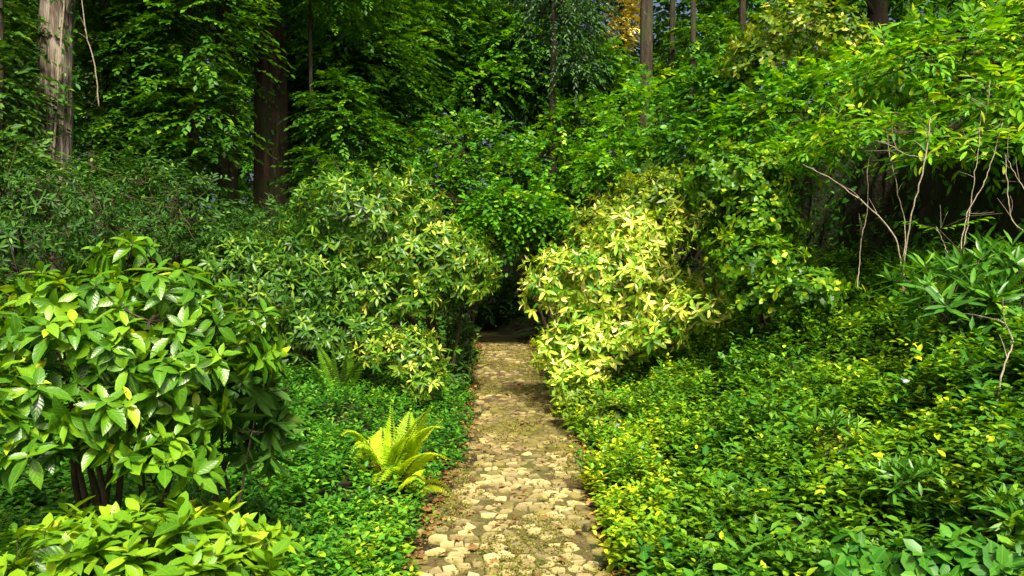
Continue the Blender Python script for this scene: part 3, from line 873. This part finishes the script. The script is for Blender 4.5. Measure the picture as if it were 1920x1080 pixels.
# ================================================================== FERNS
def frond(root, base, tip, arch, width, mat, npair=20, tb=.55):
    base, tip = np.asarray(base, float), np.asarray(tip, float)
    npair = max(npair, int(np.linalg.norm(tip - base) / .021))
    mid = (base + tip) / 2 + np.array([0, 0, arch])
    c = bez(base, mid, tip, npair + 3)
    tan = nrm(np.gradient(c, axis=0))
    lv = Leaves()
    side = nrm(np.cross(tan, [[0., 0, 1.]])); up = np.cross(side, tan)
    tw = rng.normal(0, .5)
    side, up = side * math.cos(tw) + up * math.sin(tw), up * math.cos(tw) - side * math.sin(tw)
    i = np.arange(2, npair + 3); t = i / (npair + 2)
    ll = width * np.sin(np.clip(t * 1.02 + .12, 0, 1) ** .8 * math.pi) + .026
    for s in (-1, 1):
        # each side leaflet carries two ranks of small teeth: drawn as three overlapping blades
        for q, (f, l2) in enumerate(((0., 1.), (.30, .42), (.55, .34))):
            A = side[i] * s * .9 + tan[i] * .35 - up[i] * .15
            P = c[i] + nrm(A) * (ll * f)[:, None]
            for s2 in ((0,) if q == 0 else (-1, 1)):
                A2 = nrm(A) + tan[i] * s2 * .9
                lv.add(P, A2, up[i] + rng.normal(0, .12, (len(i), 3)), ll * l2 * rng.uniform(.85, 1.1, len(i)), rng.normal(tb, .12, len(i)))
    o = leaf_mesh('frond', lv.done(), 'fernlet', mat, root)
    mb = MB(); mb.tube(c, np.linspace(.004, .0012, len(c)), 4)
    st = mb.build('rachis', M['twig']); st.parent = o
    st.data.transform(Matrix.Translation(-Vector(root['_o'])))
    return o

fd_ = surf(735, 925)
b = ground_at(at(735, 925, fd_))
fern = thing('fern', b, 'yellow-green fern arching over the left path edge', 'fern')
for px, py, dd, ar in ((815, 790, -.1, .10), (760, 805, .15, .12), (725, 830, .3, .14), (690, 850, .1, .16), (640, 838, -.1, .2), (845, 850, -.25, .16), (840, 880, -.4, .15),
                       (790, 850, -.3, .15), (700, 960, -.4, .18), (770, 830, .0, .1), (835, 815, .05, .12), (800, 905, -.5, .14), (660, 880, -.2, .2), (745, 790, .2, .08)):
    frond(fern, b + rng.normal(0, .06, 3) * [1, 1, 0] + [0, 0, .03], at(px + rng.normal(0, 12), py - 22 + rng.normal(0, 12), fd_ - .05 + dd), ar * rng.uniform(.8, 2.0), rng.uniform(.075, .115), M['fern'], tb=rng.uniform(.3, .7))
fd = frond(fern, b + [0, 0, .02], at(700, 870, fd_ - .2), .1, .05, M['fern_dead'], 14)
fd['label'] = 'withered red-brown frond'
b = ground_at(at(770, 985, 5.35))
fern2 = thing('fern', b, 'short lime fern frond drooping onto the cobbles at left', 'fern')
frond(fern2, b + [0, 0, .01], at(855, 940, 5.4), .22, .06, M['fern'], 18, .7)
frond(fern2, b + [0, 0, .01], at(790, 915, 5.5), .12, .06, M['fern'], 16, .6)
b = ground_at(at(1115, 800, 7.9))
fern3 = thing('fern', b, 'small fern at the foot of the yellow shrub on the right', 'fern')
frond(fern3, b, at(1025, 778, 7.7), .16, .07, M['fern'], 16, .7)
frond(fern3, b, at(1045, 805, 7.5), .16, .07, M['fern'], 16, .5)
frond(fern3, b, at(1080, 740, 7.7), .1, .07, M['fern'], 16, .5)
dl = 2.55
b = ground_at(at(-40, 1100, dl))
fern5 = thing('fern', b, 'drooping dull green fern fronds at the lower left edge', 'fern')
for px, py, ar in ((75, 990, .16), (85, 1040, .12), (60, 1075, .1), (20, 960, .2), (95, 1010, .2)):
    frond(fern5, b + rng.normal(0, .03, 3) * [1, 1, 0], at(px, py, dl - .15), ar, .07, M['cover'], 22, .42)
b = ground_at(at(640, 690, 8.2))
fern4 = thing('fern', b, 'dark green fern below the dark evergreen shrub on the left', 'fern')
for px, py in ((590, 640), (620, 630), (660, 635), (690, 660), (570, 670)):
    frond(fern4, b, at(px, py, 8.1), .12, .10, M['cover'], 16, .5)

# ================================================================== BARE VINES ON THE EARTH FACE
def vine(label, pts, r, name='bare_vine'):
    W = np.array([at(*p) for p in pts])
    # smooth curve through the points
    t = np.linspace(0, len(W) - 1, len(W) * 5)
    C = np.column_stack([np.interp(t, np.arange(len(W)), W[:, k]) for k in range(3)])
    for _ in range(3):
        C[1:-1] = (C[:-2] + 2 * C[1:-1] + C[2:]) / 4
    C[1:-1] += rng.normal(0, .0025, C[1:-1].shape)
    mb = MB(); mb.tube(C, np.linspace(r, r * .6, len(C)) * .62, 6, rough=.12)
    for q in range(3):
        i = rng.integers(len(C) // 3, len(C) - 2)
        dv = nrm(C[i + 1] - C[i]) + rng.normal(0, .6, 3)
        ln = rng.uniform(.10, .25)
        e = C[i] + nrm(dv) * ln
        mb.tube(bez(C[i], (C[i] + e) / 2 + rng.normal(0, .02, 3), e, 5), np.linspace(r * .3, r * .12, 5), 4)
    o = mb.build(name, M['vine'])
    tag(o, label, 'vine', 'bare vines across the earth face')
    return o
vine('long pale bare stem arching from the bank crest down to the right', [(1694, 550, 5.5), (1690, 500, 5.6), (1680, 440, 5.6), (1620, 380, 5.7), (1560, 335, 5.9), (1505, 308, 6.2)], .010)
vine('straight pale stem rising from the same root as the long arching one', [(1696, 550, 5.5), (1694, 500, 5.6), (1705, 420, 5.6), (1725, 340, 5.6), (1738, 285, 5.7), (1745, 220, 5.9)], .010)
vine('thin stem running sideways under the bright sprays', [(1738, 296, 5.7), (1700, 290, 5.8), (1660, 268, 6.0), (1630, 262, 6.3)], .007)
vine('short grey stem left of the straight pale one', [(1690, 520, 5.7), (1700, 430, 6.0), (1683, 355, 6.2), (1672, 310, 6.2), (1665, 270, 6.3), (1660, 220, 6.6)], .006)
vine('forked grey stem in the middle of the dark hollow', [(1800, 540, 5.1), (1803, 450, 5.3), (1815, 395, 5.4), (1845, 345, 5.4), (1860, 300, 5.5), (1880, 230, 5.7)], .007)
vine('upright grey stem beside the forked one', [(1802, 540, 5.1), (1808, 450, 5.3), (1820, 385, 5.45), (1828, 330, 5.45), (1836, 270, 5.5), (1840, 210, 5.8)], .006)
vine('dark stem hanging near the right edge then curving outwards', [(1920, 435, 5.0), (1897, 415, 5.1), (1890, 370, 5.2), (1885, 290, 5.3)], .007)
vine('pale stem crossing the right edge of the hollow', [(1930, 370, 5.1), (1905, 330, 5.2), (1885, 290, 5.3)], .006)
vine('crooked stem above the strap-leaved plant', [(1775, 510, 5.2), (1776, 470, 5.2), (1765, 445, 5.25), (1755, 425, 5.3)], .006)
vine('thin upright stem deep at the left of the hollow', [(1608, 540, 6.2), (1612, 500, 6.4), (1615, 440, 6.4), (1628, 400, 6.5), (1625, 320, 6.8), (1640, 250, 7.0)], .007)
vine('upper stem between the bright leaves at the right edge', [(1848, 230, 5.9), (1853, 190, 5.9), (1856, 150, 6.0)], .009)
vine('arching dry stem low at the right edge of the bank', [(1862, 790, 3.6), (1880, 690, 3.7), (1903, 640, 3.8), (1880, 600, 3.95), (1830, 595, 4.1)], .008)

o = vine('thin pale creeper hanging beside the pale leaning trunk', [(186, 200, 10.4), (178, 120, 10.4), (160, 60, 10.4), (152, -20, 10.5)], .015)
o['group'] = 'creepers on the pale trunk'
o = vine('thin creeper running up the left side of the pale leaning trunk', [(98, 330, 10.68), (106, 200, 10.7), (113, 100, 10.7), (122, -20, 10.72)], .03)
o['group'] = 'creepers on the pale trunk'
b = ground_at(at(1800, 560, 5.3))
sp_ = thing('leafy_twig', b, 'slender twig of bright paired leaves across the dark hollow', 'twig')
tw = np.array([at(1800, 470, 5.2), at(1760, 430, 5.2), at(1700, 415, 5.2)]); tw2 = np.array([at(1760, 430, 5.2), at(1820, 405, 5.1), at(1880, 400, 5.0)])
mb = MB(); mb.tube(np.array([b, at(1790, 500, 5.25), tw[0], tw[1], tw[2]]), [.008, .006, .005, .004, .002], 5); mb.tube(tw2, [.004, .003, .002], 5); mb.build('stem', M['twig'], sp_)
lv = Leaves()
for c in (tw[1:], tw2):
    D = nrm(c[-1] - c[0]); ln = np.linalg.norm(c[-1] - c[0])
    sprays(lv, c[:1] + 0., D[None], 14, ln, .075, .6, .1, 0., .1)
emit(sp_, lv.done(), 'rhodo', M['bright'], 60, 4)

# ivy on the earth face: sparse leaves held close to the soil
n = 5200
y = rng.uniform(5., 13.5, n); s_ = rng.uniform(3.6, 4.6, n)
x = path_c(y) + s_ - .25 * np.clip(y - 11, 0, 8)
keep = (wob(y, s_ * 3, 1.4, 3) + rng.normal(0, .3, n)) > .12
x, y = x[keep], y[keep]; n = len(x)
gx_ = (H(x + .04, y) - H(x - .04, y)) / .08
Nf = nrm(np.column_stack([-gx_, np.zeros(n) - .3, np.ones(n)]))
P = np.column_stack([x, y, H(x, y)]) + Nf * rng.uniform(.03, .16, n)[:, None]
A = nrm(np.column_stack([rng.normal(-.2, .5, n), rng.normal(0, .6, n), rng.normal(-.7, .4, n)]))
lv = Leaves(); lv.add(P, A, Nf + rng.normal(0, .3, (n, 3)), rng.uniform(.05, .11, n), rng.normal(.42, .2, n))
iv = leaf_mesh('climbing_ivy', lv.done(), 'leaf6', M['bank'], None)
tag(iv, 'sparse ivy leaves trailing over the dark earth face', 'ivy', kind='stuff')

# pale scrap lying on the bank
pw = at(1690, 716, surf(1690, 716, .30))
o = leaf_mesh('pale_leaf', (np.array([pw, pw + [.01, .0, .01]]), nrm(np.array([[1., -.3, .3], [-.4, -.5, .2]])), nrm(np.array([[.1, -.6, .8], [.3, -.5, .8]])),
              nrm(np.cross(nrm(np.array([[1., -.3, .3], [-.4, -.5, .2]])), np.array([[.1, -.6, .8], [.3, -.5, .8]]))), np.array([.045, .035]), np.array([.5, .6])), 'oval',
              noise_mat('pale_leaf', [(.3, (.13, .15, .19)), (.7, (.22, .25, .30))], bump=0.), None)
tag(o, 'single pale whitish leaf lying on the right bank', 'leaf')

# ================================================================== TREES
def tree(name, label, px, d, r, top, lean, bark, crown, ltmpl, lmat, n, k, L, length, tb=.45, tv=.16, limbs=7, flute=0, style='S', group=None, droop=.35, trunk_r1=.55, crown_px=(), ivy=0):
    """px: pixel column of the trunk where it meets eye level; crown: lobes in metres relative to the foot"""
    p = at(px, 506, d); base = ground_at(p)
    root = thing(name, base, label, 'tree', group)
    nseg = 22
    t = np.linspace(0, 1, nseg)
    ctr = np.column_stack([base[0] + lean[0] * t * top, base[1] + lean[1] * t * top, base[2] - .15 + t * top])
    ctr[:, 0] += .05 * r * 6 * np.sin(t * 5 + px) * t; ctr[:, 1] += .04 * np.sin(t * 4 + px * .3)
    rad = r * ((1 - t) * (1 - trunk_r1) + trunk_r1) * (1 + .55 * np.exp(-t * top / .35))
    mb = MB(); mb.tube(ctr, rad, 20 if r > .12 else 8, rough=.085, flute=flute, seed=px)
    mb.build('trunk', M[bark], root)
    lb = [(base + np.array(c[:3]), np.array(c[3:])) for c in crown] + lobes_px(crown_px)
    n = int(n * 1.9); L = L * 1.3
    P, O = shoots(lb, n, .55, 1.05, down=-.75, lump=.25, seed=px)
    for i in range(limbs):
        hi_ = P[P[:, 2] > np.median(P[:, 2])] if r > .2 else P
        e = hi_[rng.integers(len(hi_))]; f = np.clip((e[2] - base[2] - .8) / top, .25, .97)
        s = np.array([np.interp(f, t, ctr[:, q]) for q in range(3)])
        m = (s + e) / 2 + [0, 0, .15]
        mb = MB(); mb.tube(bez(s, m, e, 7), np.linspace(min(r * .30, .045), min(r * .06, .012), 7), 6, rough=.06)
        mb.build('limb', M[bark], root)
    if ivy:
        t2 = rng.random(ivy) ** 1.3 * .75; a2 = rng.random(ivy) * 6.28
        okk = wob(a2, t2 * 14, 1.0, px) + rng.normal(0, .3, ivy) > 0
        t2, a2 = t2[okk], a2[okk]
        out = np.column_stack([np.cos(a2), np.sin(a2), np.zeros(len(a2))])
        P_ = np.column_stack([np.interp(t2, t, ctr[:, q]) for q in range(3)]) + out * (np.interp(t2, t, rad) * 1.08 + rng.uniform(0, .05, len(a2)))[:, None]
        li_ = Leaves(); li_.add(P_, np.column_stack([rng.normal(0, .5, (len(a2), 2)), rng.normal(-.8, .3, len(a2))]), out + rng.normal(0, .3, out.shape), rng.uniform(.06, .11, len(a2)), rng.normal(.45, .2, len(a2)))
        leaf_mesh('ivy', li_.done(), 'leaf6', M['bank'], root, kind='stuff')
    lv = Leaves()
    D = nrm(O * [1, 1, .3] + rng.normal(0, .4, P.shape) * [1, 1, .4])
    if style == 'S':
        sprays(lv, P - D * length * .4, D, k, length, L, tb, tv, droop, .15)
    else:
        rosettes(lv, P, nrm(O + [0, 0, .3]), k, L, 30, 100, tb, tv, .3, .1)
    cr = leaf_mesh('crown', lv.done(), ltmpl, M[lmat], root)
    return root

tree('pale_trunk_tree', 'tree with pale fissured leaning trunk at the upper left', 92, 11.0, .26, 11, (.045, 0), 'bark_pale',
     [(-1.0, 1.2, 5.2, 1.2, 1.0, 1.1), (1.5, 1.2, 4.4, 1.0, 1.0, 1.2), (.6, .4, 8.2, 2.6, 2.2, 1.6), (-1.5, 1.0, 3.6, .9, .9, 1.0), (1.5, 1.2, 2.9, .8, .8, .8)],
     'small', 'mid', 1150, 12, .095, .6, tb=.42, limbs=10, flute=9, ivy=900)
tree('dark_trunk_tree', 'left one of the pair of dark trunks, mossy and narrower', 430, 15.5, .21, 13, (.0, 0), 'bark_dark',
     [(-1.2, 1.9, 5.6, 1.3, 1.0, 1.1), (.3, .7, 9.8, 2.4, 2.0, 1.5), (-1.4, 1.7, 3.6, 1.0, .9, .9)], 'small', 'dark', 900, 12, .10, .65, tb=.62, limbs=8, ivy=700)
tree('dark_trunk_tree', 'right one of the pair of dark trunks, thicker and red-brown', 503, 16.0, .36, 14, (.004, 0), 'bark_red',
     [(1.6, 1.6, 5.6, 1.3, 1.2, 1.1), (.2, .9, 9.6, 2.8, 2.4, 1.8)], 'small', 'mid', 800, 12, .10, .65, limbs=8, flute=7, ivy=1100)
tree('slender_tree', 'thin dark pole trunk just right of the trunk pair', 540, 18.0, .07, 10, (.01, 0), 'bark_dark',
     [(.9, .5, 5.0, 1.1, 1.1, 1.6), (.2, 1.0, 8.0, 1.8, 1.8, 1.4)], 'small', 'mid', 600, 12, .105, .6, tb=.5, limbs=6)
tree('conifer_tree', 'grey-green drooping conifer hanging above the trunk pair', 365, 13.5, .10, 10, (.0, .0), 'bark_dark',
     [(.3, -.3, 6.1, .8, .7, .5), (.6, -.2, 7.4, 1.6, 1.2, 1.0), (.9, -.4, 5.5, .4, .4, .25)], 'narrow', 'conifer', 330, 16, .085, .7, tb=.55, limbs=8, droop=.9)
tree('understorey_tree', 'yellow-flecked sapling between pale trunk and dark trunk pair', 275, 14.0, .07, 9, (.02, 0), 'bark_dark',
     [(-.3, 0, 5.2, .75, .9, .9), (-.1, .2, 3.6, .7, .9, .9), (.0, .3, 7.6, 1.5, 1.5, 1.1)], 'small', 'mid', 600, 12, .095, .55, tb=.55, tv=.22, limbs=7)
tree('understorey_tree', 'feathery dim tree behind the tall evergreen shrub', 640, 19.0, .09, 10, (.01, 0), 'bark_red',
     [(.0, 0, 4.2, 1.5, 1.2, 1.5), (.9, .2, 3.0, 1.1, 1.0, .9), (.1, .2, 6.4, 1.9, 1.6, 1.6)], 'small', 'mid', 950, 12, .115, .6, tb=.42, limbs=7)
tree('broadleaf_tree', 'fresh green tree in the upper middle with layered branches', 850, 24.0, .16, 13, (.01, 0), 'bark_dark',
     [(.2, 0, 10.6, 2.8, 2.6, 1.8)], 'oval', 'bright', 900, 11, .12, .8, tb=.42, limbs=9, crown_px=[(870, 60, 90, 70, 22.5, 1.3), (960, 90, 80, 60, 22, 1.2), (800, 110, 80, 60, 22.5, 1.2), (900, 160, 90, 45, 21.5, 1.0), (660, 30, 70, 60, 23, 1.2)])
tree('broadleaf_tree', 'darker tree behind the humped mounds at upper middle', 1010, 23.0, .14, 12, (.01, 0), 'bark_dark',
     [(0, -.4, 6.0, 1.6, 1.4, 1.3), (-.8, -.6, 4.6, 1.5, 1.3, 1.0), (1.2, -.5, 4.8, 1.4, 1.2, 1.0), (.2, 0, 9.4, 2.4, 2.2, 1.6)], 'oval', 'mid', 850, 11, .15, .8, tb=.45, limbs=8)
tree('spruce_tree', 'blue-green spruce with drooping boughs left of the golden light', 1035, 17.5, .10, 11, (.0, 0), 'bark_dark',
     [(.2, -.4, 7.0, .9, .9, .8), (.0, -.2, 8.4, 1.5, 1.4, 1.0), (.4, -.5, 5.9, .5, .5, .4)], 'narrow', 'blue', 360, 16, .10, .8, tb=.5, limbs=6, droop=.9)
tree('slender_tree', 'thickest dark bare trunk right of the golden light', 1210, 22.0, .21, 14, (.004, 0), 'bark_dark',
     [(.3, .6, 12.4, 2.4, 2.4, 1.6)], 'small', 'dark', 420, 12, .14, .8, limbs=6)
tree('slender_tree', 'middle thin bare trunk right of the golden light', 1257, 24.0, .11, 14, (.004, 0), 'bark_dark',
     [(.4, .6, 12.4, 2.2, 2.4, 1.6)], 'small', 'mid', 350, 12, .14, .8, limbs=5)
tree('slender_tree', 'rightmost thin bare trunk right of the golden light', 1297, 23.0, .09, 14, (.004, 0), 'bark_dark',
     [(.6, .6, 12.6, 2.2, 2.4, 1.6)], 'small', 'mid', 350, 12, .14, .8, limbs=5)
tree('dark_evergreen_tree', 'dark evergreen behind the top of the right bank', 1640, 14.0, .18, 11, (.0, 0), 'bark_dark',
     [(0, 0, 4.4, 2.0, 1.4, 1.2), (1.4, .4, 5.0, 2.0, 1.4, 1.4), (.5, .3, 7.0, 2.8, 2.2, 1.8), (-1.2, .2, 6., 1.6, 1.4, 1.2)], 'small', 'dark', 1000, 12, .11, .6, limbs=8)
tree('dark_evergreen_tree', 'dim evergreen at the far upper left corner', -40, 16.0, .2, 12, (.0, 0), 'bark_dark',
     [(0, 0, 5.0, 2.2, 1.6, 1.5), (1.6, .4, 3.4, 1.3, 1.2, 1.2), (.5, .3, 7.6, 2.8, 2.2, 1.8)], 'small', 'dark', 900, 12, .115, .65, tb=.55, limbs=8)
tree('golden_light_tree', 'small added tree far behind the bare trunks, golden light put into its leaf colour', 1165, 25.5, .10, 14, (.0, 0), 'bark_dark',  # tree made up to carry the patch of golden light
     [(0., 0, 8.5, .3, .3, .4)], 'oval', 'gold_light', 260, 8, .09, .35, limbs=6, tb=.6, crown_px=[(1158, 65, 24, 45, 25.5, .6), (1185, 30, 24, 50, 25.5, .6), (1160, 5, 24, 30, 25.5, .5)])

tree('understorey_tree', 'leafy green sapling left of the fresh green tree', 745, 21.0, .08, 11, (.01, 0), 'bark_dark',
     [(0, 0, 8.5, 2.2, 1.8, 1.6)], 'small', 'mid', 1000, 12, .12, .6, tb=.5, crown_px=[(720, 60, 110, 90, 20, 1.3), (640, 160, 90, 80, 19.5, 1.2), (760, 190, 70, 70, 20, 1.0), (600, 60, 80, 80, 20, 1.2)])
tree('understorey_tree', 'olive sapling whose branches hang beside the pale trunk', 190, 12.5, .06, 9, (.02, 0), 'bark_dark',
     [(0, 0, 7.5, 1.8, 1.6, 1.2)], 'small', 'mid', 1000, 12, .09, .5, tb=.44, tv=.2, crown_px=[(245, 90, 65, 80, 12.6, .8), (280, 190, 50, 70, 12.8, .7), (245, 260, 60, 60, 12.4, .7), (290, 50, 45, 70, 12.8, .7), (285, 300, 55, 45, 12.4, .7)])
tree('understorey_tree', 'blue-green sapling in the shade at the far upper left', 10, 10.0, .06, 8, (.0, 0), 'bark_dark',
     [(-.3, .3, 7., 1.6, 1.6, 1.2)], 'small', 'dark', 700, 12, .085, .5, tb=.6, crown_px=[(0, 180, 60, 90, 10, .7), (-30, 60, 80, 90, 10.4, .8), (10, 290, 80, 50, 9.6, .7)])
tree('understorey_tree', 'shady sapling between the trunk pair and the tall evergreen', 585, 14.5, .05, 7, (.0, 0), 'bark_dark',
     [(.2, .3, 6.6, 1.4, 1.4, 1.0)], 'small', 'mid', 700, 12, .09, .5, tb=.36, crown_px=[(640, 220, 60, 80, 14.5, .8), (605, 330, 50, 60, 14, .7), (690, 270, 70, 60, 14.8, .9), (640, 350, 60, 40, 14.4, .6)])
tree('understorey_tree', 'dim tree filling the space left of the bare trunks', 1120, 26.0, .10, 11, (.0, 0), 'bark_dark',
     [(.2, .3, 10, 1.6, 1.4, 1.0)], 'small', 'mid', 600, 12, .14, .7, tb=.5, crown_px=[(1080, 150, 80, 60, 25, 1.2), (1250, 160, 90, 50, 25, 1.2), (1330, 90, 70, 70, 24, 1.2), (1000, 60, 90, 80, 26, 1.3)])
# ---- the wood behind, one mass
def wood(label, n, d0, d1, z1, mat, L, seed, tb):
    x = rng.uniform(-36, 32, n); y = rng.uniform(d0, d1, n)
    g = H(x, y)
    z = g + z1 * rng.random(n) ** .85
    dens = .62 + .5 * wob(x * .35, z * .45 + seed, 1.0, seed) + .25 * wob(x, z, 1.1, seed)
    keep = rng.random(n) < dens + .30
    gap = (x > 2.2) & (x < 7.2) & (z > g + 7.6)       # a clearing between the crowns, behind the tree added for the golden light
    keep &= ~gap
    P = np.column_stack([x, y, z])[keep]
    D = nrm(np.column_stack([rng.normal(0, 1, len(P)), rng.normal(-.3, 1, len(P)), rng.normal(-.1, .3, len(P))]))
    lv = Leaves(); sprays(lv, P, D, 9, 1.1, L, tb, .16, .4, .2)
    o = leaf_mesh('distant_wood', lv.done(), 'small', M[mat], None)
    tag(o, label, 'woodland', kind='stuff')
wood('dim green woodland filling the view behind the nearer trees', 14000, 26, 33, 15, 'mid', .30, 2., .40)
wood('far dark woodland at the very back', 21000, 36, 46, 20, 'mid', .44, 5., .42)
for i, (px, d, r) in enumerate(((700, 30, .15), (600, 27, .12), (930, 31, .16), (1390, 27, .14), (180, 24, .16), (330, 26, .12), (1080, 35, .16))):
    lab = ['dim far trunk above the tall evergreen shrub', 'dim far trunk right of the trunk pair', 'dim far trunk in the upper middle', 'dim far trunk above the right bank',
           'dim far trunk beside the pale leaning trunk', 'dim far trunk left of the trunk pair', 'dim far trunk left of the golden light'][i]
    tree('forest_tree', lab, px, d, r, 16, (.006 * (-1) ** i, 0), 'bark_dark', [(0, .5, 13, 2.4, 2.4, 2.0)], 'small', 'mid', 200, 10, .2, .9, limbs=4, group='dim trunks far back in the wood')
